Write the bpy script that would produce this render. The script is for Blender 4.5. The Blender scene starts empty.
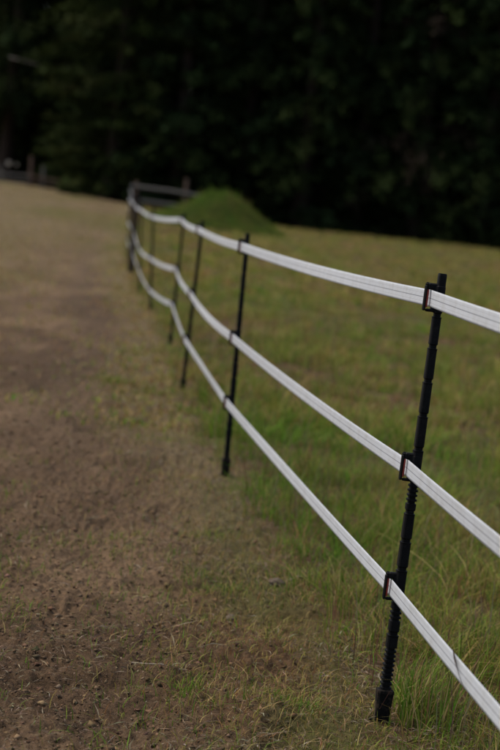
import bpy, math
import numpy as np
from mathutils import Matrix, Vector

scene = bpy.context.scene
COL = scene.collection
rng = np.random.default_rng(7)

# ------------------------------------------------------------------ camera
cam_d = bpy.data.cameras.new('camera')
cam = bpy.data.objects.new('camera', cam_d)
COL.objects.link(cam)
scene.camera = cam
cam_d.sensor_fit = 'VERTICAL'
cam_d.sensor_height = 36.0
cam_d.lens = 84.96
cam_d.clip_start = 0.05
cam_d.clip_end = 2000.0
PITCH = math.atan(166 / 1770.0)
ROLL = math.radians(6.0)
_F = Vector((0, math.cos(PITCH), -math.sin(PITCH)))
_R0 = Vector((1, 0, 0))
_U0 = Vector((0, math.sin(PITCH), math.cos(PITCH)))
_R = _R0 * math.cos(ROLL) + _U0 * math.sin(ROLL)
_U = -_R0 * math.sin(ROLL) + _U0 * math.cos(ROLL)
cam.matrix_world = Matrix(((_R.x, _U.x, -_F.x, 0), (_R.y, _U.y, -_F.y, 0), (_R.z, _U.z, -_F.z, 1.2), (0, 0, 0, 1)))
cam_d.dof.use_dof = True
cam_d.dof.focus_distance = 4.3
cam_d.dof.aperture_fstop = 3.9

# ------------------------------------------------------------------ sky, sun, exposure
SUN_EL, SUN_AZ = math.radians(58), math.radians(-75)      # azimuth from +y, clockwise
world = bpy.data.worlds.new('World')
scene.world = world
world.use_nodes = True
wn = world.node_tree.nodes
wn.clear()
w_out = wn.new('ShaderNodeOutputWorld')
w_bg = wn.new('ShaderNodeBackground')
w_sky = wn.new('ShaderNodeTexSky')
w_sky.sky_type = 'NISHITA'
w_sky.sun_disc = False
w_sky.sun_elevation = SUN_EL
w_sky.sun_rotation = SUN_AZ
w_sky.air_density = 1.0
w_sky.dust_density = 4.0
w_sky.ozone_density = 1.0
w_bg.inputs['Strength'].default_value = 0.10
world.node_tree.links.new(w_sky.outputs[0], w_bg.inputs['Color'])
world.node_tree.links.new(w_bg.outputs[0], w_out.inputs['Surface'])
sun_d = bpy.data.lights.new('sun', 'SUN')
sun_d.energy = 1.0
sun_d.angle = math.radians(35)
sun_d.color = (1.0, 0.96, 0.9)
sun = bpy.data.objects.new('sun', sun_d)
COL.objects.link(sun)
_sd = Vector((math.sin(SUN_AZ) * math.cos(SUN_EL), math.cos(SUN_AZ) * math.cos(SUN_EL), math.sin(SUN_EL)))
sun.rotation_euler = _sd.to_track_quat('Z', 'Y').to_euler()
scene.view_settings.view_transform = 'Standard'
scene.view_settings.look = 'None'
scene.view_settings.exposure = 0.95
scene.view_settings.gamma = 1.0
scene.view_settings.use_curve_mapping = False

# ------------------------------------------------------------------ helpers
_tab = np.random.default_rng(11).random((256, 256))


def vnoise(x, y):
    xi = np.floor(x).astype(np.int64); yi = np.floor(y).astype(np.int64)
    fx = x - xi; fy = y - yi
    fx = fx * fx * (3 - 2 * fx); fy = fy * fy * (3 - 2 * fy)
    a = _tab[xi & 255, yi & 255]; b = _tab[(xi + 1) & 255, yi & 255]
    c = _tab[xi & 255, (yi + 1) & 255]; d = _tab[(xi + 1) & 255, (yi + 1) & 255]
    return (a * (1 - fx) + b * fx) * (1 - fy) + (c * (1 - fx) + d * fx) * fy


def fbm(x, y, octv=4):
    s = 0.0; a = 0.5; t = 0.0
    for i in range(octv):
        s = s + a * vnoise(x + 17.3 * i, y + 5.1 * i); t += a
        x = x * 2.03; y = y * 2.03; a *= 0.5
    return s / t


def sstep(a, b, x):
    t = np.clip((x - a) / (b - a), 0, 1)
    return t * t * (3 - 2 * t)


def mesh_np(name, verts, faces, mat, parent=None, cols=None, uvs=None, smooth=False, link=True):
    """faces: int array (n,3) or (n,4), or a list of such arrays"""
    me = bpy.data.meshes.new(name)
    if not isinstance(faces, (list, tuple)):
        faces = [faces]
    verts = np.asarray(verts, np.float32)
    nl = sum(f.size for f in faces); nf = sum(len(f) for f in faces)
    me.vertices.add(len(verts)); me.loops.add(nl); me.polygons.add(nf)
    me.vertices.foreach_set('co', verts.ravel())
    li = np.concatenate([f.ravel() for f in faces]).astype(np.int32)
    me.loops.foreach_set('vertex_index', li)
    cnt = np.concatenate([np.full(len(f), f.shape[1]) for f in faces])
    st = np.concatenate(([0], np.cumsum(cnt)[:-1])).astype(np.int32)
    me.polygons.foreach_set('loop_start', st)
    if smooth:
        me.polygons.foreach_set('use_smooth', np.ones(nf, bool))
    if cols is not None:
        at = me.attributes.new('tint', 'FLOAT_COLOR', 'POINT')
        c4 = np.ones((len(verts), 4), np.float32); c4[:, :cols.shape[1]] = cols
        at.data.foreach_set('color', c4.ravel())
    if uvs is not None:
        uv = me.uv_layers.new(name='UVMap')
        uv.data.foreach_set('uv', np.asarray(uvs, np.float32)[li].ravel())
    me.update(calc_edges=True)
    me.materials.append(mat)
    ob = bpy.data.objects.new(name, me)
    if link:
        COL.objects.link(ob)
    if parent is not None:
        ob.parent = parent
    return ob


def tag(o, label=None, cat=None, group=None, kind=None):
    for k, v in (('label', label), ('category', cat), ('group', group), ('kind', kind)):
        if v:
            o[k] = v
    return o


class MB:
    """collects shapes for one mesh"""
    def __init__(self):
        self.v = []; self.f = []

    def add(self, v, f):
        o = len(self.v)
        self.v += [tuple(p) for p in v]
        self.f += [tuple(i + o for i in q) for q in f]

    def box(self, c, s, bev=0.0, M=None):
        hx, hy, hz = (q / 2 for q in s)
        b = min(bev, hx * .9, hy * .9, hz * .9)
        if b <= 0:
            v = [(x, y, z) for z in (-hz, hz) for x, y in ((-hx, -hy), (hx, -hy), (hx, hy), (-hx, hy))]
            f = [(3, 2, 1, 0), (4, 5, 6, 7)] + [(i, (i + 1) % 4, 4 + (i + 1) % 4, 4 + i) for i in range(4)]
        else:
            rings = [(-hz, b), (-hz + b, 0), (hz - b, 0), (hz, b)]
            v = []
            for z, k in rings:
                ax, ay = hx - k, hy - k
                v += [(-ax + b, -ay, z), (ax - b, -ay, z), (ax, -ay + b, z), (ax, ay - b, z), (ax - b, ay, z), (-ax + b, ay, z), (-ax, ay - b, z), (-ax, -ay + b, z)]
            f = [tuple(range(7, -1, -1)), tuple(range(24, 32))]
            for r in range(3):
                for i in range(8):
                    j = (i + 1) % 8
                    f.append((r * 8 + i, r * 8 + j, r * 8 + 8 + j, r * 8 + 8 + i))
        v = [Vector(p) for p in v]
        if M is not None:
            v = [M @ p for p in v]
        self.add([p + Vector(c) for p in v], f)

    def tube(self, pts, rad, n=8, sq=False):
        pts = [Vector(p) for p in pts]
        rings = []
        for i, p in enumerate(pts):
            d = (pts[min(i + 1, len(pts) - 1)] - pts[max(i - 1, 0)]).normalized()
            a = d.cross(Vector((0.3, 1, 0.2))).normalized(); b = d.cross(a)
            r = rad[i] if hasattr(rad, '__len__') else rad
            rings.append([p + (a * math.cos(2 * math.pi * k / n) + b * math.sin(2 * math.pi * k / n)) * r for k in range(n)])
        v = [q for r in rings for q in r]
        f = [tuple(range(n)), tuple(range(len(v) - 1, len(v) - n - 1, -1))]
        for i in range(len(rings) - 1):
            for k in range(n):
                f.append((i * n + k, i * n + n + k, i * n + n + (k + 1) % n, i * n + (k + 1) % n))
        self.add(v, f)

    def stack(self, prof, ch=0.3):
        """rings of a chamfered rectangle: prof = [(z, half_x, half_y)]"""
        v = []
        for z, ax, ay in prof:
            b = min(ax, ay) * ch
            v += [(-ax + b, -ay, z), (ax - b, -ay, z), (ax, -ay + b, z), (ax, ay - b, z), (ax - b, ay, z), (-ax + b, ay, z), (-ax, ay - b, z), (-ax, -ay + b, z)]
        m = len(prof)
        f = [tuple(range(7, -1, -1)), tuple(range((m - 1) * 8, m * 8))]
        for r in range(m - 1):
            for i in range(8):
                j = (i + 1) % 8
                f.append((r * 8 + i, r * 8 + j, r * 8 + 8 + j, r * 8 + 8 + i))
        self.add(v, f)

    def build(self, name, mat, parent=None, smooth=False):
        me = bpy.data.meshes.new(name)
        me.from_pydata(self.v, [], self.f)
        me.materials.append(mat)
        if smooth:
            for p in me.polygons:
                p.use_smooth = True
        o = bpy.data.objects.new(name, me)
        COL.objects.link(o)
        o.parent = parent
        return o


# ------------------------------------------------------------------ materials
def new_mat(name):
    m = bpy.data.materials.new(name); m.use_nodes = True
    nt = m.node_tree
    return m, nt, nt.nodes['Principled BSDF'], nt.nodes['Material Output']


def nd(nt, typ, **kw):
    n = nt.nodes.new(typ)
    for k, v in kw.items():
        setattr(n, k, v)
    return n


def noise_node(nt, scale, detail=4, coord='Object', rough=0.55, dist=0.0):
    tc = nd(nt, 'ShaderNodeTexCoord')
    n = nd(nt, 'ShaderNodeTexNoise')
    n.inputs['Scale'].default_value = scale; n.inputs['Detail'].default_value = detail
    n.inputs['Roughness'].default_value = rough; n.inputs['Distortion'].default_value = dist
    nt.links.new(tc.outputs[coord], n.inputs['Vector'])
    return n


def ramp(nt, src, stops):
    r = nd(nt, 'ShaderNodeValToRGB')
    e = r.color_ramp.elements
    e[0].position, e[0].color = stops[0][0], (*stops[0][1], 1)
    e[1].position, e[1].color = stops[-1][0], (*stops[-1][1], 1)
    for p, c in stops[1:-1]:
        k = e.new(p); k.color = (*c, 1)
    nt.links.new(src, r.inputs[0])
    return r


def bump(nt, bsdf, src, strength, dist):
    b = nd(nt, 'ShaderNodeBump')
    b.inputs['Strength'].default_value = strength; b.inputs['Distance'].default_value = dist
    nt.links.new(src, b.inputs['Height']); nt.links.new(b.outputs[0], bsdf.inputs['Normal'])


def mat_simple(name, c1, c2, scale, rough=0.6, bs=0.3, bd=0.002, spec=0.5):
    m, nt, b, o = new_mat(name)
    n = noise_node(nt, scale)
    r = ramp(nt, n.outputs['Fac'], [(0.3, c1), (0.7, c2)])
    nt.links.new(r.outputs[0], b.inputs['Base Color'])
    b.inputs['Roughness'].default_value = rough
    b.inputs['Specular IOR Level'].default_value = spec
    if bs:
        bump(nt, b, n.outputs['Fac'], bs, bd)
    return m


def mat_tint(name, trans=0.35, rough=0.55, spec=0.25, mul=1.0):
    """colour from each leaf's or crumb's own tint, light passing through thin leaves"""
    m, nt, b, o = new_mat(name)
    a = nd(nt, 'ShaderNodeAttribute', attribute_name='tint')
    nt.links.new(a.outputs['Color'], b.inputs['Base Color'])
    b.inputs['Roughness'].default_value = rough
    b.inputs['Specular IOR Level'].default_value = spec
    if trans > 0:
        t = nd(nt, 'ShaderNodeBsdfTranslucent')
        nt.links.new(a.outputs['Color'], t.inputs['Color'])
        mx = nd(nt, 'ShaderNodeMixShader'); mx.inputs[0].default_value = trans
        nt.links.new(b.outputs[0], mx.inputs[1]); nt.links.new(t.outputs[0], mx.inputs[2])
        nt.links.new(mx.outputs[0], o.inputs['Surface'])
    return m


M_grass = mat_tint('grass_blades', 0.35, rough=0.6, spec=0.06)
M_leaf = mat_tint('evergreen_foliage', 0.15, rough=0.8, spec=0.02)
M_litter = mat_tint('dry_litter', 0.15, rough=0.8, spec=0.1)
M_crumb = mat_tint('soil_crumbs', 0.0, rough=0.95, spec=0.05)
M_black = mat_simple('black_plastic', (0.003, 0.003, 0.003), (0.006, 0.006, 0.006), 60, rough=0.6, bs=0.25, bd=0.0006, spec=0.12)
def dusty(m, scale, lo, hi, dust):
    nt = m.node_tree; b = nt.nodes['Principled BSDF']
    src = b.inputs['Base Color'].links[0].from_socket
    n = noise_node(nt, scale, 6, rough=0.7)
    r = ramp(nt, n.outputs['Fac'], [(lo, (0, 0, 0)), (hi, (1, 1, 1))])
    mx = nd(nt, 'ShaderNodeMix', data_type='RGBA'); mx.inputs[7].default_value = (*dust, 1)
    nt.links.new(r.outputs[0], mx.inputs[0]); nt.links.new(src, mx.inputs[6]); nt.links.new(mx.outputs[2], b.inputs['Base Color'])
    return m


dusty(M_black, 55, 0.58, 0.80, (0.022, 0.020, 0.017))
M_foot = dusty(mat_simple('muddy_black_plastic', (0.004, 0.004, 0.004), (0.007, 0.007, 0.006), 60, rough=0.8, bs=0.3, bd=0.001, spec=0.08), 40, 0.48, 0.70, (0.05, 0.034, 0.022))
M_red = mat_simple('red_plastic', (0.20, 0.022, 0.014), (0.28, 0.035, 0.02), 80, rough=0.5, bs=0.1, bd=0.0005)
M_bark = mat_simple('bark', (0.018, 0.012, 0.009), (0.045, 0.032, 0.024), 9, rough=0.9, bs=0.8, bd=0.03, spec=0.1)
M_wood = mat_simple('weathered_wood', (0.07, 0.045, 0.032), (0.13, 0.085, 0.06), 14, rough=0.85, bs=0.5, bd=0.004, spec=0.15)
M_greywood = mat_simple('grey_wood', (0.08, 0.07, 0.06), (0.14, 0.13, 0.11), 14, rough=0.85, bs=0.5, bd=0.004, spec=0.15)
M_twig = mat_simple('dry_twig', (0.16, 0.12, 0.085), (0.30, 0.25, 0.19), 50, rough=0.85, bs=0.4, bd=0.001, spec=0.1)
M_darktwig = mat_simple('dark_twig', (0.02, 0.014, 0.01), (0.05, 0.035, 0.025), 50, rough=0.9, bs=0.4, bd=0.001, spec=0.1)
M_stone = mat_simple('stone', (0.06, 0.043, 0.030), (0.115, 0.085, 0.06), 30, rough=0.9, bs=0.6, bd=0.004, spec=0.2)
M_bucket = mat_simple('white_bucket', (0.62, 0.64, 0.66), (0.75, 0.76, 0.77), 12, rough=0.4, bs=0, spec=0.5)


def make_ground_mat():
    m, nt, b, o = new_mat('soil_and_turf')
    a = nd(nt, 'ShaderNodeAttribute', attribute_name='tint')
    n1 = noise_node(nt, 55, 6, rough=0.7)
    n2 = noise_node(nt, 260, 3, rough=0.6)
    r1 = ramp(nt, n1.outputs['Fac'], [(0.28, (0.55, 0.53, 0.50)), (0.5, (1, 1, 1)), (0.75, (1.5, 1.42, 1.3))])
    r2 = ramp(nt, n2.outputs['Fac'], [(0.3, (0.7, 0.69, 0.67)), (0.7, (1.3, 1.28, 1.25))])
    m1 = nd(nt, 'ShaderNodeMix', data_type='RGBA', blend_type='MULTIPLY'); m1.inputs[0].default_value = 1
    m2 = nd(nt, 'ShaderNodeMix', data_type='RGBA', blend_type='MULTIPLY'); m2.inputs[0].default_value = 1
    nt.links.new(a.outputs['Color'], m1.inputs[6]); nt.links.new(r1.outputs[0], m1.inputs[7])
    nt.links.new(m1.outputs[2], m2.inputs[6]); nt.links.new(r2.outputs[0], m2.inputs[7])
    nt.links.new(m2.outputs[2], b.inputs['Base Color'])
    b.inputs['Roughness'].default_value = 0.95
    b.inputs['Specular IOR Level'].default_value = 0.08
    ad = nd(nt, 'ShaderNodeMath', operation='ADD')
    nt.links.new(n1.outputs['Fac'], ad.inputs[0]); nt.links.new(n2.outputs['Fac'], ad.inputs[1])
    bump(nt, b, ad.outputs[0], 0.8, 0.008)
    return m


M_ground = make_ground_mat()


def make_tape_mat():
    m, nt, b, o = new_mat('white_fence_tape')
    uv = nd(nt, 'ShaderNodeUVMap', uv_map='UVMap')
    sp = nd(nt, 'ShaderNodeSeparateXYZ')
    nt.links.new(uv.outputs[0], sp.inputs[0])
    # v across the 40 mm width: woven conductor lines
    r = nd(nt, 'ShaderNodeValToRGB')
    e = r.color_ramp.elements
    W = (0.59, 0.61, 0.625, 1); G = (0.20, 0.21, 0.23, 1); S = (0.45, 0.465, 0.48, 1)
    pos = [(0.0, S), (0.05, W), (0.235, W), (0.245, S), (0.26, S), (0.27, W), (0.47, W), (0.485, G), (0.515, G), (0.53, W),
           (0.73, W), (0.74, S), (0.755, S), (0.765, W), (0.95, W), (1.0, S)]
    e[0].position, e[0].color = pos[0]; e[1].position, e[1].color = pos[-1]
    for p, c in pos[1:-1]:
        k = e.new(p); k.color = c
    nt.links.new(sp.outputs[1], r.inputs[0])
    n = noise_node(nt, 25, 5)
    d = ramp(nt, n.outputs['Fac'], [(0.30, (0.90, 0.885, 0.86)), (0.55, (1, 1, 1))])
    mx = nd(nt, 'ShaderNodeMix', data_type='RGBA', blend_type='MULTIPLY'); mx.inputs[0].default_value = 1
    nt.links.new(r.outputs[0], mx.inputs[6]); nt.links.new(d.outputs[0], mx.inputs[7])
    nt.links.new(mx.outputs[2], b.inputs['Base Color'])
    b.inputs['Roughness'].default_value = 0.5
    b.inputs['Specular IOR Level'].default_value = 0.3
    # weave ribs along the tape
    wv = nd(nt, 'ShaderNodeMath', operation='SINE')
    ml = nd(nt, 'ShaderNodeMath', operation='MULTIPLY'); ml.inputs[1].default_value = 110.0
    nt.links.new(sp.outputs[1], ml.inputs[0]); nt.links.new(ml.outputs[0], wv.inputs[0])
    bump(nt, b, wv.outputs[0], 0.25, 0.0006)
    t = nd(nt, 'ShaderNodeBsdfTranslucent')
    nt.links.new(mx.outputs[2], t.inputs['Color'])
    ms = nd(nt, 'ShaderNodeMixShader'); ms.inputs[0].default_value = 0.2
    nt.links.new(b.outputs[0], ms.inputs[1]); nt.links.new(t.outputs[0], ms.inputs[2])
    nt.links.new(ms.outputs[0], o.inputs['Surface'])
    return m


M_tape = make_tape_mat()

# ------------------------------------------------------------------ the lie of the land
POSTS = [  # x, y, top offset in x, top offset in y
    (0.870, 0.620, 0.010, 0.000),
    (0.406, 4.230, 0.027, 0.010),
    (-0.066, 7.940, -0.010, 0.000),
    (-0.423, 11.283, 0.024, -0.02),
    (-0.690, 14.724, 0.010, 0.010),
    (-1.123, 18.716, -0.070, 0.02),
    (-1.476, 21.966, -0.075, 0.000),
    (-1.910, 26.600, -0.045, 0.010),
    (-2.42, 32.0, -0.060, 0.000),
    (-2.98, 39.0, 0.020, 0.000),
    (-3.62, 47.0, -0.030, 0.000),
    (-4.15, 54.0, 0.020, 0.000),
    (-4.58, 60.0, -0.040, 0.000),
]
_py = np.array([p[1] for p in POSTS]); _px = np.array([p[0] for p in POSTS])


def fence_x(y):
    return np.where(y < 0.62, 0.87 - (y - 0.62) * 0.1285, np.interp(y, _py, _px) - np.maximum(y - 60, 0) * 0.07)


def land(x, y):
    """broad height of the ground"""
    t = sstep(18, 80, y)
    left = sstep(1.5, -17, x)
    z = t * (0.56 + 0.82 * left)
    z = z + (fbm(x * 0.35 + 3, y * 0.35, 3) - 0.5) * 0.06 * sstep(3, 9, np.abs(y - 0) + 1)
    z = z + (fbm(x * 1.9, y * 1.3 + 9, 3) - 0.5) * 0.03
    return z


def bare(x, y):
    """1 on trodden soil, 0 in standing grass"""
    u = x - fence_x(y)
    w = fbm(x * 1.6 + 31, y * 0.9 + 2, 4) - 0.5
    return sstep(0.14, -0.16, u + w * 0.34)


def worn(x, y):
    """how bare the soil is left of the fence: 1 on the trodden line, less near the fence and far out"""
    u = x - fence_x(y)
    w = fbm(x * 1.1 + 5, y * 0.30 + 40, 4) - 0.5
    a = sstep(-0.20, -0.60, u + w * 0.40)
    far = sstep(14, 48, y)
    out = sstep(-1.1, -2.6, u + w * 0.9) * sstep(11, 22, y)
    return np.clip(a * (1 - 0.6 * far) * (1 - 0.6 * out), 0, 1)


def walked(x, y):
    """the packed line about half a metre left of the posts"""
    u = x - fence_x(y) + 0.30 * (vnoise(x * 0 + 4.5, y * 0.21) - 0.5)
    g = np.exp(-((u + 0.62 + 0.004 * y) / 0.24) ** 2)
    return g * sstep(4.5, 9, y) * sstep(44, 22, y) * (0.6 + 0.4 * vnoise(x * 3 + 2, y * 0.9))


def relief(x, y):
    """clods, hoof marks and crumbs"""
    b = bare(x, y)
    z = (fbm(x * 7, y * 6, 4) - 0.5) * 0.045 * (0.35 + 0.65 * b)
    n = fbm(x * 26 + 3, y * 22, 3)
    z = z + np.abs(n - 0.5) * 0.034 * b
    k = fbm(x * 75, y * 60 + 8, 3)
    z = z + sstep(0.40, 0.75, k) * 0.009 * b
    pit = sstep(0.62, 0.80, vnoise(x * 4.3 + 12, y * 3.1 + 4))
    return z - pit * 0.026 * b


def gz(x, y):
    x = np.asarray(x, float); y = np.asarray(y, float)
    return land(x, y) + relief(x, y) * sstep(60, 20, y)


def gz1(x, y):
    return float(gz(np.array([x]), np.array([y]))[0])


SOIL_D = np.array([0.080, 0.051, 0.029]); SOIL_L = np.array([0.150, 0.099, 0.057])
TAN = np.array([0.215, 0.165, 0.092]); OLIVE = np.array([0.115, 0.108, 0.036])
GREEN = np.array([0.052, 0.074, 0.017]); RUST = np.array([0.140, 0.084, 0.043])


def mixc(a, b, t):
    return a * (1 - t[:, None]) + b * t[:, None]


def ground_tint(x, y):
    n = fbm(x * 2.2 + 8, y * 0.7, 4); n2 = fbm(x * 0.8, y * 0.22 + 70, 4)
    soil = mixc(np.broadcast_to(SOIL_D, (len(x), 3)), np.broadcast_to(SOIL_L, (len(x), 3)), sstep(0.3, 0.7, n))
    turf = mixc(np.broadcast_to(TAN * 0.8, (len(x), 3)), np.broadcast_to(OLIVE, (len(x), 3)), sstep(0.45, 0.68, n2))
    near = sstep(9, 5, y)
    turf = mixc(turf, mixc(np.broadcast_to(RUST * 0.85, (len(x), 3)), np.broadcast_to(OLIVE * 0.75, (len(x), 3)), sstep(0.42, 0.6, n)), near)
    left = mixc(turf * 0.8, soil, worn(x, y))
    # the line where the animals walk: packed, darker soil
    left = mixc(left, np.broadcast_to(np.array([0.082, 0.056, 0.035]), (len(x), 3)) * (0.8 + 0.4 * n)[:, None], 0.6 * walked(x, y))
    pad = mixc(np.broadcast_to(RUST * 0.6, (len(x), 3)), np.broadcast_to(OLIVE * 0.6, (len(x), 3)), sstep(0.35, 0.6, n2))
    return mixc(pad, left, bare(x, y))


def axis(lo, hi, a, b, step, g):
    core = list(np.arange(a, b, step))
    up = []; s = step; p = core[-1]
    while p < hi:
        s *= g; p += s; up.append(p)
    dn = []; s = step; p = a
    while p > lo:
        s *= g; p -= s; dn.append(p)
    return np.array(dn[::-1] + core + up)


gx = axis(-400, 400, -0.75, 0.95, 0.0065, 1.028)
gy = axis(-60, 600, 3.45, 5.9, 0.009, 1.016)
GX, GY = np.meshgrid(gx, gy)
fx_, fy_ = GX.ravel(), GY.ravel()
jit = 0.3
V = np.stack([fx_, fy_, gz(fx_, fy_)], 1)
T = ground_tint(fx_, fy_)
nx, ny = len(gx), len(gy)
I = np.arange(nx * ny).reshape(ny, nx)
Q = np.stack([I[:-1, :-1], I[:-1, 1:], I[1:, 1:], I[1:, :-1]], -1).reshape(-1, 4)
qc = V[Q].mean(1)
lane = (bare(qc[:, 0], qc[:, 1]) > 0.5) & (qc[:, 1] > -20) & (qc[:, 1] < 62) & (qc[:, 0] > -14)


def submesh(name, mask, kind_label):
    q = Q[mask]
    used = np.unique(q)
    remap = np.zeros(len(V), np.int64); remap[used] = np.arange(len(used))
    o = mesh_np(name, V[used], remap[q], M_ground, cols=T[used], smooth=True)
    return tag(o, kind_label, kind='structure')


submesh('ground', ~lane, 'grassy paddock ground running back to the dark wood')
submesh('dirt_track', lane, 'trodden brown dirt track along the left of the fence')

# mound of earth behind the corner of the fence
MX, MY, MR, MH = -1.5, 57.0, 1.85, 1.16


def mound_h(x, y):
    dx = (x - MX); dy = (y - MY)
    r = np.sqrt((dx / np.where(dx < 0, 2.45, 2.2)) ** 2 + (dy / 2.2) ** 2)
    r = r * (1 + 0.18 * (fbm(x * 1.3 + 4, y * 1.3, 3) - 0.5))
    h = np.clip(1 - r, 0, 1)
    bell = np.clip(np.exp(-2.4 * r * r) - 0.09, 0, 1) / 0.91
    return MH * bell + (fbm(x * 2.0, y * 2.0, 4) - 0.5) * 0.22 * sstep(0, 0.3, h)


mg = np.linspace(-3.0, 3.0, 70)
ax_, ay_ = np.meshgrid(mg + MX, mg + MY)
mx_, my_ = ax_.ravel(), ay_.ravel()
mz_ = land(mx_, my_) + mound_h(mx_, my_) - 0.05 * (mound_h(mx_, my_) < 0.02)
I = np.arange(70 * 70).reshape(70, 70)
mq = np.stack([I[:-1, :-1], I[:-1, 1:], I[1:, 1:], I[1:, :-1]], -1).reshape(-1, 4)
tag(mesh_np('mound', np.stack([mx_, my_, mz_], 1), mq, M_ground, cols=np.broadcast_to(GREEN * 0.8, (4900, 3)), smooth=True),
    'green grassy mound of earth beyond the fence corner', kind='structure')


# ------------------------------------------------------------------ grass
def blades(name, base, h, w, lean, az, cols, mat, label, segs=3, tipcol=None):
    n = len(base)
    dirx, diry = np.cos(az), np.sin(az)
    tw = az + math.pi / 2 + rng.normal(0, 0.5, n)
    sx, sy = np.cos(tw), np.sin(tw)
    vs = []; cs = []
    curl = rng.uniform(1.6, 2.6, n)
    for k in range(segs + 1):
        t = k / segs
        out = lean * h * t ** curl
        z = h * (t - 0.30 * np.minimum(lean, 1.6) * t * t) - 0.004 * (k == 0)
        c = np.stack([base[:, 0] + dirx * out, base[:, 1] + diry * out, base[:, 2] + z], 1)
        wk = w * (1 - t) ** 0.6 * 0.5
        cc = cols if tipcol is None else cols * (1 - t) + tipcol * t
        if k < segs:
            vs.append(c + np.stack([sx * wk, sy * wk, 0 * wk], 1)); vs.append(c - np.stack([sx * wk, sy * wk, 0 * wk], 1))
            cs += [cc, cc]
        else:
            vs.append(c); cs.append(cc)
    m = 2 * segs + 1
    Vv = np.stack(vs, 1).reshape(-1, 3); Cc = np.stack(cs, 1).reshape(-1, 3)
    o = np.arange(n)[:, None] * m
    tr = []
    for k in range(segs - 1):
        tr += [np.concatenate([o + 2 * k, o + 2 * k + 1, o + 2 * k + 3], 1), np.concatenate([o + 2 * k, o + 2 * k + 3, o + 2 * k + 2], 1)]
    tr.append(np.concatenate([o + 2 * segs - 2, o + 2 * segs - 1, o + 2 * segs], 1))
    return tag(mesh_np(name, Vv, np.concatenate(tr), mat, cols=Cc), label, kind='stuff')


def scatter(n, y0, y1, power, side):
    """points in the part of the field the photograph can see and a few steps round it"""
    k = rng.random(n)
    if abs(power - 1) < 1e-6:
        y = y0 * (y1 / y0) ** k
    else:
        e = 1 - power
        y = (y0 ** e + (y1 ** e - y0 ** e) * k) ** (1 / e)
    xr = 0.175 * y + 1.0
    xl = -0.185 * y - 1.0
    f = fence_x(y)
    if side > 0:
        lo, hi = f - 0.35, xr
    else:
        lo, hi = xl, f + 0.35
    keep = rng.random(n) < (hi - lo) / (0.36 * y + 2.0)
    x = lo + (hi - lo) * rng.random(n)
    return x[keep], y[keep]


def pick(pal, wts):
    pal = np.array(pal); wts = wts / wts.sum(1, keepdims=True)
    cum = np.cumsum(wts, 1); r = rng.random(len(wts))[:, None]
    i = (r > cum).sum(1).clip(0, len(pal) - 1)
    return pal[i]


def jitter(c, s=0.22):
    return np.clip(c * np.exp(rng.normal(0, s, (len(c), 1))) * np.exp(rng.normal(0, 0.07, c.shape)), 0.004, 0.5)


PAL = [(0.088, 0.165, 0.016), (0.140, 0.185, 0.025), (0.220, 0.185, 0.044), (0.32, 0.235, 0.090), (0.215, 0.115, 0.048)]


def paddock_cols(x, y):
    a = fbm(x * 0.9 + 20, y * 0.45, 4); b = fbm(x * 0.5 + 60, y * 0.25 + 7, 3)
    far = sstep(10, 34, y)
    g = sstep(0.35, 0.65, a)
    w = np.stack([0.55 + g * (2.0 - 1.6 * far) - 0.35 * far, 1.1 - 0.3 * far, 0.32 + 0.95 * far + (1 - g) * 0.45, 0.16 + 0.45 * far + 0.3 * (1 - g), 0.25 + 0.55 * sstep(0.45, 0.65, b)], 1)
    return jitter(pick(PAL, w))


def standing(n, y0, y1, power, segs, hlo, hhi, wlo, whi, name, label, per=14, spread=0.03):
    """grass in tufts: blades of one tuft share a colour and fan outwards"""
    x, y = scatter(n // per, y0, y1, power, 1)
    cl = fbm(x * 2.6, y * 2.0 + 5, 3)
    k = (rng.random(len(x)) > bare(x, y) * 1.15) & (rng.random(len(x)) < 0.45 + 0.9 * sstep(0.3, 0.55, cl))
    x, y, cl = x[k], y[k], cl[k]
    th = rng.uniform(hlo, hhi, len(x)) * (0.5 + 0.5 * sstep(4.05, 4.5, y)) * (0.5 + 0.75 * sstep(0.3, 0.7, cl)) * (1 - 0.65 * bare(x, y))
    tc = paddock_cols(x, y)
    own = paddock_cols(np.repeat(x, per), np.repeat(y, per))
    x, y, th, tc = (np.repeat(q, per, 0) for q in (x, y, th, tc))
    m = len(x)
    sp = spread * (1 + 0.05 * y)
    ox, oy = rng.normal(0, 1, m) * sp, rng.normal(0, 1, m) * sp
    az = np.arctan2(oy, ox) + rng.normal(0, 0.7, m)
    x, y = x + ox, y + oy
    h = th * rng.uniform(0.35, 1.15, m)
    w = rng.uniform(wlo, whi, m)
    c = np.where(rng.random((m, 1)) < 0.62, tc * np.exp(rng.normal(0, 0.15, (m, 1))), own)
    base = np.stack([x, y, gz(x, y)], 1)
    return blades(name, base, h, w, rng.gamma(2.4, 0.36, m), az, c, M_grass, label, segs, tipcol=c * np.array([1.12, 1.1, 1.05]))


standing(165000, 2.2, 9.0, 1.0, 4, 0.05, 0.17, 0.0022, 0.0044, 'paddock_grass', 'green paddock grass standing right of the near fence posts')
standing(120000, 9.0, 24.0, 1.0, 3, 0.06, 0.18, 0.004, 0.009, 'paddock_grass', 'olive paddock grass further back beyond the second fence post')
standing(160000, 24.0, 76.0, 0.7, 2, 0.06, 0.17, 0.008, 0.022, 'paddock_grass', 'tan and olive grass stretching back to the dark wood')


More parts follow.
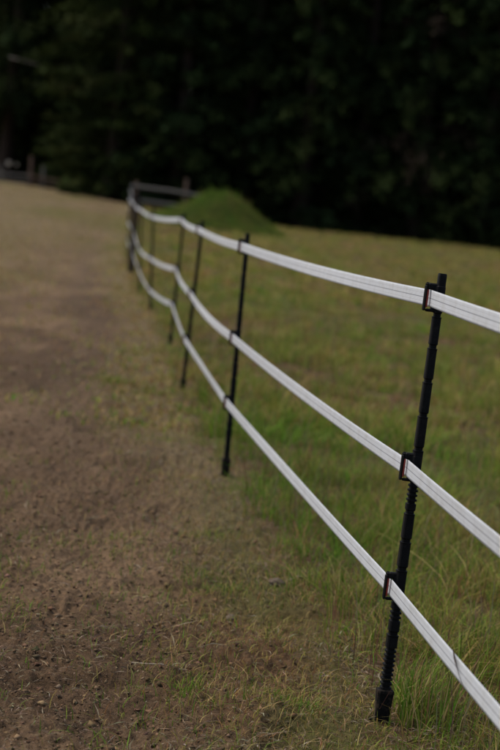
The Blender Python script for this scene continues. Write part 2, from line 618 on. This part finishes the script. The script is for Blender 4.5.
def seed_stalks():
    x, y = scatter(4500, 3.0, 20.0, 1.0, 1)
    k = rng.random(len(x)) > bare(x, y) * 1.3
    x, y = x[k], y[k]
    h = rng.uniform(0.12, 0.28, len(x))
    c = jitter(pick([(0.16, 0.11, 0.06), (0.13, 0.065, 0.04), (0.20, 0.165, 0.09)], np.ones((len(x), 3))))
    base = np.stack([x, y, gz(x, y)], 1)
    blades('seed_stalks', base, h, np.full(len(x), 0.0022) + 0.0002 * y, rng.gamma(2, 0.22, len(x)), rng.uniform(0, 6.28, len(x)), c, M_grass,
           'thin brown seed stalks rising among the paddock grass', 4)
    # seed heads: short thick spindles at the tips
    n = len(x)


seed_stalks()


def lane_grass(n, y0, y1, power, segs, hlo, hhi, wlo, whi, thr, label, dry=0.35):
    x, y = scatter(n, y0, y1, power, -1)
    u = x - fence_x(y)
    cl = fbm(x * 3.1 + 77, y * 2.3, 4)
    verge = sstep(-0.95, -0.20, u + 0.6 * (fbm(x * 1.1 + 5, y * 0.30 + 40, 4) - 0.5))
    p = sstep(thr, thr + 0.14, cl) * (0.22 + 0.78 * verge) + 0.42 * verge
    p = p * bare(x, y) + 0.02
    far = sstep(8, 26, y)
    p = np.clip(p * (1 - far) + far * (1 - 0.85 * worn(x, y)), 0, 1)
    vd = verge
    p = p * (1 - 0.85 * walked(x, y))
    k = rng.random(len(x)) < p
    x, y, vd, cl = x[k], y[k], vd[k], cl[k]
    far = sstep(6, 17, y)
    lush = sstep(thr, thr + 0.14, cl)
    dr = np.maximum(far, vd * (1 - lush))
    w = np.stack([1.3 * (1 - 0.93 * dr), 0.9 * (1 - 0.55 * dr), 0.55 + 0.35 * dr, dry + 1.1 * dr, 0.25 + 0.75 * dr], 1)
    c = jitter(pick(PAL, w))
    base = np.stack([x, y, gz(x, y)], 1)
    blades('track_grass', base, rng.uniform(hlo, hhi, len(x)), rng.uniform(wlo, whi, len(x)), rng.gamma(2.5, 0.4, len(x)), rng.uniform(0, 6.28, len(x)), c,
           M_grass, label, segs)


lane_grass(260000, 2.4, 12.0, 1.0, 3, 0.012, 0.05, 0.0016, 0.0032, 0.52, 'sparse short green grass on the near dirt track')
lane_grass(200000, 9.0, 74.0, 0.8, 2, 0.02, 0.06, 0.006, 0.018, 0.52, 'short dry grass on the far part of the track')


def post_tuft():
    n = 330
    a = rng.random(n)
    x = 0.44 + np.abs(rng.normal(0.0, 0.09, n)) + a * 0.02
    y = 4.30 + rng.normal(0.02, 0.10, n)
    base = np.stack([x, y, gz(x, y)], 1)
    c = jitter(pick(PAL, np.tile([1.6, 1.3, 0.6, 0.5, 0.1], (n, 1))))
    blades('grass_tuft', base, rng.uniform(0.05, 0.22, n), rng.uniform(0.0024, 0.0046, n), rng.gamma(2, 0.32, n), rng.normal(0.3, 1.3, n), c, M_grass,
           'long green grass tuft at the foot of the nearest post', 5)


post_tuft()


def mound_grass():
    n = 26000
    x = MX + rng.uniform(-2.8, 2.5, n); y = MY + rng.uniform(-2.3, 1.2, n)
    k = mound_h(x, y) > 0.03
    x, y = x[k], y[k]
    base = np.stack([x, y, land(x, y) + mound_h(x, y)], 1)
    g = sstep(0.4, 0.62, fbm(x * 1.8 + 3, y * 1.8, 3))
    c = jitter(pick([(0.085, 0.155, 0.018), (0.110, 0.160, 0.024), (0.15, 0.145, 0.034), (0.17, 0.125, 0.05)], np.stack([0.4 + g, 0.8 + 0 * g, 0.3 + 0.5 * (1 - g), 0.35 * (1 - g)], 1)))
    blades('mound_grass', base, rng.uniform(0.05, 0.13, len(x)) + 0.22 * (rng.random(len(x)) < 0.04), rng.uniform(0.012, 0.022, len(x)), rng.gamma(2, 0.3, len(x)), rng.uniform(0, 6.28, len(x)), c, M_grass,
           'green grass covering the earth mound', 2)


mound_grass()


def litter():
    """dead grass and chaff lying on the soil"""
    x, y = scatter(170000, 2.6, 16.0, 1.0, -1)
    m = 0.25 + 0.75 * sstep(0.42, 0.62, fbm(x * 2.4 + 9, y * 1.8 + 3, 4))
    u = x - fence_x(y)
    m = m * (0.40 + 0.9 * sstep(-0.9, -0.2, u))
    k = rng.random(len(x)) < m
    x, y = x[k], y[k]
    n = len(x)
    L = rng.gamma(2.2, 0.011, n) + 0.006; w = rng.uniform(0.0012, 0.0034, n) * (1 + 0.10 * np.maximum(y - 5, 0))
    a = rng.uniform(0, 6.28, n); ti = rng.normal(0.05, 0.16, n)
    z = gz(x, y) + 0.003
    d = np.stack([np.cos(a) * np.cos(ti), np.sin(a) * np.cos(ti), np.abs(np.sin(ti))], 1)
    s = np.stack([-np.sin(a), np.cos(a), rng.normal(0, 0.3, n)], 1)
    p0 = np.stack([x, y, z], 1); p1 = p0 + d * L[:, None] * 0.55 + np.array([0, 0, 0.003]); p2 = p0 + d * L[:, None] + s * (L * rng.normal(0, 0.15, n))[:, None]
    V = np.stack([p0, p1 - s * w[:, None] * .5, p1 + s * w[:, None] * .5, p2], 1).reshape(-1, 3)
    o = np.arange(n)[:, None] * 4
    F = np.concatenate([np.concatenate([o, o + 1, o + 2], 1), np.concatenate([o + 1, o + 3, o + 2], 1)])
    c = jitter(pick([(0.17, 0.135, 0.085), (0.12, 0.085, 0.052), (0.08, 0.055, 0.036), (0.26, 0.22, 0.15)], np.tile([1, 1.2, 1.0, 0.22], (n, 1))), 0.25)
    tag(mesh_np('dead_grass_litter', V, F, M_litter, cols=np.repeat(c, 4, 0)), 'dead grass and chaff strewn over the dirt track', kind='stuff')


litter()


def crumbs():
    """crumbs and small clods of soil"""
    x, y = scatter(90000, 2.6, 12.0, 1.2, -1)
    k = rng.random(len(x)) < (0.15 + 0.85 * worn(x, y)) * bare(x, y)
    x, y = x[k], y[k]
    n = len(x)
    r = np.minimum(rng.gamma(1.0, 0.0016, n) + 0.0010, 0.0095) * (1 + 0.04 * np.maximum(y - 4, 0))
    o6 = np.array([(1, 0, 0), (0, 1, 0), (-1, 0, 0), (0, -1, 0), (0, 0, 1), (0, 0, -1)], float)
    P = o6[None] * rng.uniform(0.4, 1.5, (n, 6, 1)) + rng.normal(0, 0.32, (n, 6, 3))
    a = rng.uniform(0, 6.28, n); ca, sa = np.cos(a), np.sin(a)
    X = P[..., 0] * ca[:, None] - P[..., 1] * sa[:, None]; Y = P[..., 0] * sa[:, None] + P[..., 1] * ca[:, None]
    P = np.stack([X * 1.15, Y, P[..., 2] * 0.75], -1) * r[:, None, None]
    P = P + np.stack([x, y, gz(x, y) + r * 0.25], 1)[:, None]
    f8 = np.array([(0, 1, 4), (1, 2, 4), (2, 3, 4), (3, 0, 4), (1, 0, 5), (2, 1, 5), (3, 2, 5), (0, 3, 5)])
    F = (np.arange(n)[:, None, None] * 6 + f8[None]).reshape(-1, 3)
    c = jitter(mixc(np.broadcast_to(SOIL_D, (n, 3)), np.broadcast_to(SOIL_L * 1.15, (n, 3)), rng.random(n)), 0.2)
    tag(mesh_np('soil_crumbs', P.reshape(-1, 3), F, M_crumb, cols=np.repeat(c, 6, 0)), 'crumbs and clods of loose brown soil on the track', kind='stuff')


crumbs()

# ------------------------------------------------------------------ the fence
fence = bpy.data.objects.new('electric_fence', None)
COL.objects.link(fence)
fence.location = (POSTS[1][0], POSTS[1][1], gz1(POSTS[1][0], POSTS[1][1]))
tag(fence, 'electric fence of three white tapes on black plastic posts beside the track', 'fence')
bpy.context.view_layer.update()
FI = fence.matrix_world.inverted()
if True:
    FI = Matrix.Translation(-Vector(fence.location))
TAPE_Z = (0.340, 0.634, 1.046)
TAPE_DROP = {5: (-0.11, -0.075, -0.05), 6: (-0.02, -0.07, 0.0)}


def post_profile():
    pr = []
    top = 1.10
    def half(z):
        return 0.0136 - 0.0040 * min(max(z / top, 0), 1)
    z = 0.085
    ridges = [(0.09, 0.185), (0.545, 0.592), (0.255, 0.285)]
    pr.append((z, half(z), half(z)))
    seg = 0.083
    nxt = 0.10 + seg
    notches = [0.225, 0.305, 0.385, 0.455, 0.525, 0.60, 0.68, 0.763, 0.846, 0.929, 1.005]
    ev = []
    for a, b in ridges:
        q = a
        while q < b:
            ev += [(q, 1.0), (q + 0.0035, 1.0), (q + 0.005, 0.70), (q + 0.009, 0.70), (q + 0.0105, 1.0)]
            q += 0.0115
    for q in notches:
        if any(a - 0.01 < q < b + 0.01 for a, b in ridges):
            continue
        ev += [(q - 0.006, 1.0), (q - 0.003, 1.05), (q - 0.0015, 1.05), (q - 0.001, 0.78), (q + 0.006, 0.80), (q + 0.009, 1.0)]
    ev.sort()
    for q, k in ev:
        pr.append((q, half(q) * k, half(q) * k))
    pr += [(1.103, half(1.1), half(1.1)), (1.108, half(1.1) * .92, half(1.1) * .92)]
    return pr


def build_post_proto():
    b = MB(); b.stack(post_profile(), 0.28)
    # flat rib running up the back of the post
    b.box((0.0, 0.0125, 0.60), (0.006, 0.012, 0.95), 0.0015)
    p = b.build('fence_post', M_black)
    ft = MB()
    ft.stack([(-0.06, 0.006, 0.006), (-0.03, 0.014, 0.013), (0.0, 0.0165, 0.015), (0.02, 0.0175, 0.016), (0.072, 0.0195, 0.0175), (0.080, 0.0205, 0.0185), (0.086, 0.020, 0.018), (0.088, 0.016, 0.015)], 0.3)
    ft.box((0.014, 0, 0.004), (0.03, 0.016, 0.010), 0.002)
    ft.box((-0.014, 0, 0.010), (0.03, 0.014, 0.008), 0.002)
    foot = ft.build('foot', M_foot, p)
    kids = [foot]
    for z in TAPE_Z:
        i = MB()
        i.box((-0.014, 0.0, z + 0.0285), (0.037, 0.014, 0.016), 0.003)         # upper arm
        i.box((-0.0125, 0.0, z - 0.002), (0.011, 0.016, 0.060), 0.002)         # backing plate
        i.box((-0.014, 0.0, z - 0.029), (0.036, 0.011, 0.007), 0.003)          # lower arm
        i.box((-0.0350, 0.0, z), (0.0065, 0.014, 0.062), 0.0030)               # outer keeper bar
        i.box((-0.0330, 0.0, z + 0.033), (0.010, 0.012, 0.009), 0.004)         # hook tip
        i.box((-0.001, 0.0, z + 0.014), (0.023, 0.024, 0.040), 0.004)          # sleeve round the post
        i.tube([(-0.022, -0.009, z + 0.028), (-0.022, 0.009, z + 0.028)], 0.0035, 8)
        io = i.build('insulator', M_black, p)
        s = MB(); s.box((-0.0300, -0.001, z - 0.001), (0.0045, 0.011, 0.044), 0.0015)
        so = s.build('insulator_pad', M_red, p)
        so['label'] = 'red pad inside the tape clip'
        kids += [io, so]
    return p, kids


proto, proto_kids = build_post_proto()
pr_ = np.random.default_rng(3)
tape_pts = {z: [] for z in TAPE_Z}
for i, (x, y, tx, ty) in enumerate(POSTS):
    if i == 0:
        p, ks = proto, proto_kids
    else:
        p = proto.copy(); COL.objects.link(p)
        ks = []
        for k in proto_kids:
            c = k.copy(); COL.objects.link(c); c.parent = p; ks.append(c)
    p.parent = fence
    z0 = gz1(x, y) - 0.004
    ax = Vector((tx, ty, 1.1)).normalized()
    # local x across the fence line
    j0, j1 = max(i - 1, 0), min(i + 1, len(POSTS) - 1)
    dv = Vector((POSTS[j1][0] - POSTS[j0][0], POSTS[j1][1] - POSTS[j0][1], 0)).normalized()
    lx = dv.cross(ax).normalized(); ly = ax.cross(lx).normalized()
    W = Matrix(((lx.x, ly.x, ax.x, x), (lx.y, ly.y, ax.y, y), (lx.z, ly.z, ax.z, z0), (0, 0, 0, 1)))
    p.matrix_local = FI @ W
    for k_i, z in enumerate(TAPE_Z):
        dz = TAPE_DROP.get(i, (0, 0, 0))[k_i]
        for k in ks[1 + 2 * k_i:3 + 2 * k_i]:
            k.location.z = dz
        tape_pts[z].append((W @ Vector((-0.0225, 0, z + dz)), ax.copy()))

# thick wooden post where the tapes are strained, seventh along the line
cpst = MB()
cpst.tube([(-1.955, 26.72, -0.2), (-1.96, 26.72, 0.6), (-1.97, 26.72, 1.20)], [0.052, 0.050, 0.048], 10)
cp = cpst.build('strainer_post', M_bark, fence)
cp.matrix_local = FI @ Matrix.Translation((0, 0, gz1(-1.96, 26.72)))
cp['label'] = 'dark wooden strainer post at the far bend of the tapes'

# the far side of the paddock is closed by two grey wooden rails running behind the mound
pf = bpy.data.objects.new('rail_fence', None)
COL.objects.link(pf)
pf.location = (-4.5, 60.3, gz1(-4.5, 60.3))
tag(pf, 'two-rail grey wooden fence running behind the green mound', 'fence')
for dx, h in ((0.0, 1.12), (1.68, 1.45), (3.45, 1.1)):
    zz = gz1(-4.5 + dx, 60.3) - gz1(-4.5, 60.3)
    q = MB(); q.tube([(dx, 0, zz - 0.3), (dx + .01, 0, zz + h * .5), (dx, 0, zz + h)], [0.075, 0.07, 0.062], 9)
    q.build('post', M_wood, pf)
for h in (0.93, 0.47):
    q = MB()
    q.tube([(dx, -0.10, gz1(-4.5 + dx, 60.3) - gz1(-4.5, 60.3) + h + (0.02 if i == 1 else 0)) for i, dx in enumerate((-0.15, 1.2, 2.4, 3.55))], [0.055, 0.058, 0.055, 0.05], 9)
    q.build('rail', M_greywood, pf)


def tape(z, seed):
    r = np.random.default_rng(seed)
    pts = tape_pts[z]
    cen = []; ups = []
    for i in range(len(pts) - 1):
        a, ua = pts[i]; b, ub = pts[i + 1]
        L = (b - a).length
        sag = r.uniform(0.012, 0.020) * (L / 3.7) ** 1.2
        tw = r.uniform(-0.10, 0.10)
        wob = r.uniform(-0.01, 0.01)
        n = 36 if i < 4 else 14
        lat = Vector((1, 0.13, 0)).normalized()
        for k in range(n):
            t = k / n
            c = a.lerp(b, t) + Vector((0, 0, -sag * 4 * t * (1 - t))) + lat * (wob * math.sin(math.pi * t))
            u = ua.lerp(ub, t) + lat * (tw * math.sin(math.pi * t) + 0.02 * math.sin(9 * t + seed))
            cen.append(c); ups.append(u.normalized())
    cen.append(pts[-1][0]); ups.append(pts[-1][1])
    V = []; UV = []; s = 0.0
    nseg = 8
    for i, (c, u) in enumerate(zip(cen, ups)):
        if i:
            s += (c - cen[i - 1]).length
        d = (cen[min(i + 1, len(cen) - 1)] - cen[max(i - 1, 0)]).normalized()
        u = (u - d * u.dot(d)).normalized(); nrm = d.cross(u)
        for side in (1, -1):
            for k in range(nseg + 1):
                v = k / nseg
                V.append(c - Vector(fence.location) + u * ((v - 0.5) * 0.040 * side) + nrm * (0.0006 * side))
                UV.append((s, v))
    m = 2 * (nseg + 1)
    i0 = np.arange(len(cen) - 1)[:, None] * m
    k = np.arange(m)[None]
    F = np.stack([i0 + k, i0 + (k + 1) % m, i0 + m + (k + 1) % m, i0 + m + k], -1).reshape(-1, 4)
    ends = np.array([list(range(m))[::-1], [len(V) - m + q for q in range(m)]])
    return mesh_np('fence_tape', np.array(V), [F, ends], M_tape, parent=fence, uvs=np.array(UV))


for z, sd, lb in zip(TAPE_Z, (21, 22, 23), ('lowest white tape of the fence', 'middle white tape of the fence', 'top white tape of the fence')):
    tape(z, sd)['label'] = lb

# dark dry stalk caught on the lowest tape right of the nearest post
a0, b0 = tape_pts[TAPE_Z[0]][0][0], tape_pts[TAPE_Z[0]][1][0]
q = b0.lerp(a0, 0.19) + Vector((-0.0035, -0.001, -0.004))
st = MB()
st.tube([(-0.002, 0.03, 0.022), (0.0, 0.0, 0.010), (0.003, -0.03, -0.002)], [0.0012, 0.0020, 0.0012], 6)
st.tube([(0.003, -0.03, -0.002), (0.006, -0.075, -0.012), (0.010, -0.13, -0.020)], [0.0007, 0.0007, 0.0005], 6)
so = st.build('grass_stalk', M_darktwig)
so.location = q
tag(so, 'dark dry grass stalk caught on the lowest tape', 'grass stalk')


# ------------------------------------------------------------------ trees
def tree_mesh(seed, H, R, z0, tints, droop, n_br, brown=0.0, broad=False):
    r = np.random.default_rng(seed)
    zs = z0 + (H - z0) * r.random(n_br) ** 1.15
    az = r.uniform(0, 2 * math.pi, n_br)
    rel = (zs - z0) / (H - z0)
    prof = (1 - rel) ** 0.75 * (0.72 + 0.28 * sstep(0, 0.12, rel)) if not broad else np.sqrt(np.clip(1 - (2 * rel - 0.85) ** 2 / 1.4, 0.05, 1))
    L = R * prof * r.uniform(0.62, 1.12, n_br) + 0.25
    ns = 30
    t = r.uniform(0.16, 1.0, (n_br, ns)) ** 0.8
    side = r.normal(0, 0.20, (n_br, ns)) * (1.15 - t) * L[:, None] * 0.9
    ca, sa = np.cos(az)[:, None], np.sin(az)[:, None]
    rad = L[:, None] * t
    X = ca * rad - sa * side; Y = sa * rad + ca * side
    up = 0.25 if not broad else 0.45
    Z = zs[:, None] + up * rad - droop * rad ** 2 / np.maximum(L[:, None], 0.5) + r.normal(0, 0.07, X.shape) - np.abs(side) * 0.25
    P = np.stack([X, Y, Z], -1).reshape(-1, 3)
    bi = np.repeat(np.arange(n_br), ns)
    # each spray: four leaf-shaped faces hanging outwards
    k = 4
    P = np.repeat(P, k, 0); bi = np.repeat(bi, k); n = len(P)
    P = P + r.normal(0, 0.09, P.shape)
    P[:, 2] = np.maximum(P[:, 2], 0.08)
    a2 = az[bi] + r.normal(0, 0.9, n)
    dip = r.normal(-0.45, 0.4, n)
    d = np.stack([np.cos(a2) * np.cos(dip), np.sin(a2) * np.cos(dip), np.sin(dip)], 1)
    s = np.stack([-np.sin(a2), np.cos(a2), r.normal(0, 0.5, n)], 1)
    ln = r.uniform(0.14, 0.30, n)[:, None]; wd = r.uniform(0.035, 0.075, n)[:, None]
    V = np.stack([P, P + d * ln * .5 - s * wd, P + d * ln, P + d * ln * .5 + s * wd], 1).reshape(-1, 3)
    F = np.arange(n * 4).reshape(-1, 4)
    bt = np.array(tints)[r.integers(0, len(tints), n_br)] * np.exp(r.normal(0, 0.22, (n_br, 1)))
    if brown:
        sel = r.random(n_br) < brown
        bt[sel] = np.array((0.036, 0.027, 0.018)) * np.exp(r.normal(0, 0.2, (sel.sum(), 1)))
    c = bt[bi] * np.exp(r.normal(0, 0.2, (n, 1)))
    # limbs and trunk
    return V, F, np.repeat(c, 4, 0), zs, az, L


def make_tree(name, seed, H, R, z0, tints, droop, n_br, brown=0.0, broad=False):
    V, F, c, zs, az, L = tree_mesh(seed, H, R, z0, tints, droop, n_br, brown, broad)
    crown = mesh_np('crown', V, F, M_leaf, cols=c, link=False)
    b = MB()
    r = np.random.default_rng(seed + 100)
    k = 9
    b.tube([(0.10 * math.sin(i * 1.3 + seed) * i / k, 0.10 * math.cos(i * 1.7 + seed) * i / k, H * 0.96 * i / (k - 1) - 0.1) for i in range(k)],
           [min(1, H / 12) * (0.30 * (1 - i / k) + 0.02 + (0.10 if i == 0 else 0)) for i in range(k)], 10)
    for i in range(0, len(zs), 4):
        ca, sa = math.cos(az[i]), math.sin(az[i])
        up = 0.25 if not broad else 0.45
        pts = []
        for t in (0.0, 0.35, 0.7, 0.95):
            q = L[i] * t
            pts.append((ca * q, sa * q, zs[i] + up * q - droop * q * q / max(L[i], 0.5)))
        b.tube(pts, [q * min(1, H / 6) for q in (0.035, 0.026, 0.016, 0.007)], 5)
    trunk = b.build('trunk', M_bark)
    COL.objects.unlink(trunk)
    return crown.data, trunk.data


DARK = [(0.020, 0.032, 0.010), (0.027, 0.038, 0.011), (0.017, 0.028, 0.010)]
OLV = [(0.024, 0.034, 0.008), (0.030, 0.037, 0.010), (0.019, 0.028, 0.008)]
KINDS = {
    'a': make_tree('a', 1, 19, 3.6, 0.3, DARK, 0.55, 300),
    'b': make_tree('b', 2, 17, 3.2, 0.2, DARK, 0.45, 290),
    'c': make_tree('c', 3, 18, 3.3, 0.3, DARK, 0.50, 290, brown=0.25),
    'd': make_tree('d', 4, 15, 3.6, 0.2, OLV, 0.40, 300, broad=True),
    'e': make_tree('e', 5, 20, 3.4, 3.2, DARK, 0.55, 260),
}
tr_ = np.random.default_rng(9)


def tree(kind, x, y, label, group, s=1.0):
    root = bpy.data.objects.new('evergreen_tree' if kind != 'd' else 'bushy_tree', None)
    COL.objects.link(root)
    root.location = (x, y, float(land(np.array([x]), np.array([y]))[0]) - 0.03)
    root.rotation_euler = (0, 0, tr_.uniform(0, 6.28))
    root.scale = (s, s, s * tr_.uniform(0.95, 1.08))
    tag(root, label, 'tree', group)
    for nm, me in zip(('crown', 'trunk'), KINDS[kind]):
        o = bpy.data.objects.new(nm, me); COL.objects.link(o); o.parent = root
    return root


G1 = 'trees along the front edge of the wood'
front = [
    ('e', -12.9, 86.5, 'tall dark evergreen set back behind the wooden rail fence at far left'),
    ('a', -10.2, 89.5, 'dark evergreen with a bare lower trunk right of the wooden rail fence'),
    ('d', -7.0, 78.5, 'olive green bushy tree left of the fence corner, branches sweeping the ground'),
    ('b', -4.1, 77.5, 'dark evergreen standing directly behind the fence corner'),
    ('a', -1.2, 79.0, 'dark evergreen rising directly behind the green mound'),
    ('b', 1.4, 77.8, 'dark evergreen just right of the green mound'),
    ('a', 3.9, 79.0, 'dark evergreen between the mound tree and the browning one'),
    ('c', 6.5, 78.0, 'browning evergreen with reddish dead branches, second from the right edge'),
    ('b', 9.3, 77.6, 'dark evergreen at the right edge of the picture'),
    ('a', 12.2, 79.0, 'dark evergreen just past the right edge of the wood'),
]
for k, x, y, lb in front:
    t_ = tree(k, x, y, lb, G1, tr_.uniform(0.95, 1.08))
    if x == -12.9:                       # a dead limb reaching out over the rail fence
        bb = MB(); bb.tube([(-12.9, 86.4, 7.3), (-12.7, 83.4, 7.0), (-12.0, 82.2, 6.85), (-11.0, 81.6, 6.65)], [0.045, 0.032, 0.022, 0.010], 7)
        bo = bb.build('dead_limb', M_greywood, t_)
        bo.matrix_local = t_.matrix_basis.inverted()
        bo['label'] = 'bare pale dead limb'
for x, y in ((-11.6, 92.0), (-14.2, 91.0), (-16.0, 93.5)):
    tree('b', x, y, 'dark evergreen deep in the wood behind the front row of trees', 'trees deep in the wood', 1.1)
KINDS['s'] = make_tree('s', 8, 1.15, 0.85, 0.05, [(0.035, 0.05, 0.014), (0.05, 0.06, 0.018)], 0.3, 34, broad=True)
sh = tree('s', -8.35, 75.0, 'low green shrub between the wooden rail fence and the bushy tree', None, 0.5)
sh.name = 'shrub'; sh['category'] = 'shrub'
for row, (y, off) in enumerate([(83.5, 1.3), (89, 0.0), (94, 1.4), (99, 0.2), (104, 1.1)]):
    for j in range(-6, 6):
        x = j * 2.8 + off + tr_.uniform(-0.5, 0.5)
        if (y < 90 and x < -8.5) or (y > 100 and x > -8) or x > 13.5:
            continue
        tree('ab'[int(tr_.integers(0, 2))], x, y + tr_.uniform(-0.8, 0.8), 'dark evergreen deep in the wood behind the front row of trees',
             'trees deep in the wood', tr_.uniform(1.0, 1.15))


# ------------------------------------------------------------------ wooden rail fence, buckets and bits at the far left
rf = bpy.data.objects.new('rail_fence', None)
COL.objects.link(rf)
RX, RY = -10.5, 78.0
rz = gz1(RX, RY)
rf.location = (RX, RY, rz)
tag(rf, 'low weathered wooden rail fence at the left edge of the wood', 'fence')
for k, (dx, h, w, mat) in enumerate([(-2.6, 0.75, 0.12, M_greywood), (-1.3, 0.80, 0.12, M_greywood), (0.0, 1.32, 0.17, M_wood), (0.55, 0.95, 0.15, M_greywood), (1.7, 0.62, 0.13, M_wood)]):
    b = MB(); b.tube([(dx, 0, -0.25 + gz1(RX + dx, RY) - rz), (dx + 0.01, 0, h * 0.5), (dx - 0.02, 0, h)], [w * .55, w * .5, w * .46], 8)
    b.build('post', mat, rf)
for x0, x1, z0, z1, mat in [(-2.7, 0.0, 0.42, 0.46, M_greywood), (-2.7, 0.0, 0.16, 0.2, M_greywood), (0.0, 1.8, 0.46, 0.34, M_wood), (0.0, 1.8, 0.2, 0.12, M_wood)]:
    b = MB(); b.tube([(x0, -0.10, z0), ((x0 + x1) / 2, -0.105, (z0 + z1) / 2 - 0.02), (x1, -0.10, z1)], [0.045, 0.05, 0.042], 8)
    b.build('rail', mat, rf)


def bucket(x, y, z, s, label):
    root = bpy.data.objects.new('bucket', None)
    COL.objects.link(root)
    root.location = (x, y, z); root.scale = (s, s, s)
    b = MB()
    n = 16
    prof = [(0.0, 0.0), (0.11, 0.0), (0.145, 0.27), (0.152, 0.27), (0.152, 0.285), (0.138, 0.285), (0.105, 0.012), (0.0, 0.012)]
    v = [(r * math.cos(2 * math.pi * k / n), r * math.sin(2 * math.pi * k / n), q) for r, q in prof for k in range(n)]
    f = [(i * n + k, i * n + (k + 1) % n, (i + 1) * n + (k + 1) % n, (i + 1) * n + k) for i in range(len(prof) - 1) for k in range(n)]
    b.add(v, f)
    b.build('body', M_bucket, root, True)
    h = MB()
    h.tube([(0.15 * math.cos(a), 0, 0.27 + 0.15 * math.sin(a)) for a in np.linspace(0, math.pi, 12)], 0.004, 6)
    h.build('handle', M_black, root)
    tag(root, label, 'bucket', 'pale buckets on the rail fence')


bucket(-11.48, 78.0 - 0.1, rz + 0.80, 0.7, 'larger white bucket on the rail fence at the far left')
bucket(-11.12, 78.0 - 0.1, rz + 0.82, 0.4, 'smaller pale bucket right of the larger white one')


# ------------------------------------------------------------------ small things lying on the track
def twig(name, pts, rad, mat, label, cat, fork=None):
    b = MB()
    P = []
    x0, y0 = pts[0][:2]; zz = gz1(x0, y0)
    for x, y, dz in pts:
        P.append((x - x0, y - y0, gz1(x, y) - zz + dz + rad))
    n = len(P)
    b.tube(P, [rad * (1 - 0.55 * i / (n - 1)) for i in range(n)], 7)
    if fork:
        i, dx, dy, dz = fork
        q = P[i]
        b.tube([q, (q[0] + dx * .5, q[1] + dy * .5, q[2] + dz * .7), (q[0] + dx, q[1] + dy, q[2] + dz)], [rad * .6, rad * .5, rad * .3], 6)
    o = b.build(name, mat)
    o.location = (x0, y0, zz)
    return tag(o, label, cat)


twig('twig', [(-0.238, 3.83, 0.002), (-0.230, 3.875, 0.004), (-0.219, 3.93, 0.003)], 0.0016, M_twig, 'short pale straight twig on bare soil at the bottom left', 'twig')
twig('dry_stem', [(-0.225, 4.465, 0.004), (-0.185, 4.44, 0.006), (-0.149, 4.42, 0.004), (-0.11, 4.425, 0.003), (-0.07, 4.415, 0.004)], 0.0022, M_twig,
     'long pale dry stem lying across the bare soil left of the nearest post', 'dry stem', fork=(3, 0.03, -0.012, 0.004))
twig('twig', [(0.320, 4.96, 0.003), (0.347, 4.91, 0.010), (0.365, 4.84, 0.012), (0.378, 4.75, 0.004)], 0.0028, M_darktwig, 'curved dark twig on the verge just left of the nearest post', 'twig',
     fork=(1, 0.03, 0.03, 0.014))


def stone(x, y, s, label, seed, mat):
    r = np.random.default_rng(seed)
    v = []; f = []
    n, m = 12, 7
    for i in range(m + 1):
        th = math.pi * i / m
        for k in range(n):
            ph = 2 * math.pi * k / n
            d = np.array((math.sin(th) * math.cos(ph), math.sin(th) * math.sin(ph), math.cos(th)))
            rr = 1 + 0.5 * (float(fbm(np.array([d[0] * 1.6 + seed + d[2]]), np.array([d[1] * 1.6 + 2 * d[2]]), 3)[0]) - 0.5)
            v.append((d[0] * s * 1.25 * rr, d[1] * s * rr, d[2] * s * 0.72 * rr))
    for i in range(m):
        for k in range(n):
            f.append((i * n + k, (i + 1) * n + k, (i + 1) * n + (k + 1) % n, i * n + (k + 1) % n))
    b = MB(); b.add(v, f)
    o = b.build('soil_clod', mat)
    o.location = (x, y, gz1(x, y) + s * 0.42); o.rotation_euler = (0.1, 0.05, seed)
    return tag(o, label, 'clod')


stone(0.158, 5.647, 0.023, 'dark brown clod on the verge between the two nearest posts', 3, M_stone)
stone(0.02, 5.25, 0.016, 'small brown clod on bare soil, nearer than the larger dark clod', 5, M_stone)
lf = MB()
lf.add([(0, 0, 0.004), (0.016, -0.008, 0.012), (0.034, 0.0, 0.016), (0.050, 0.012, 0.006), (0.030, 0.018, 0.010), (0.012, 0.014, 0.012), (0.026, 0.006, 0.004)],
       [(0, 1, 6, 5), (1, 2, 6), (2, 3, 6), (3, 4, 6), (4, 5, 6)])
lo = lf.build('dead_leaf', M_twig)
sm = lo.modifiers.new('thickness', 'SOLIDIFY'); sm.thickness = 0.0008
lo.location = (0.215, 5.80, gz1(0.215, 5.80) + 0.006)
tag(lo, 'curled pale dead leaf on the verge beyond the dark brown clod', 'leaf')
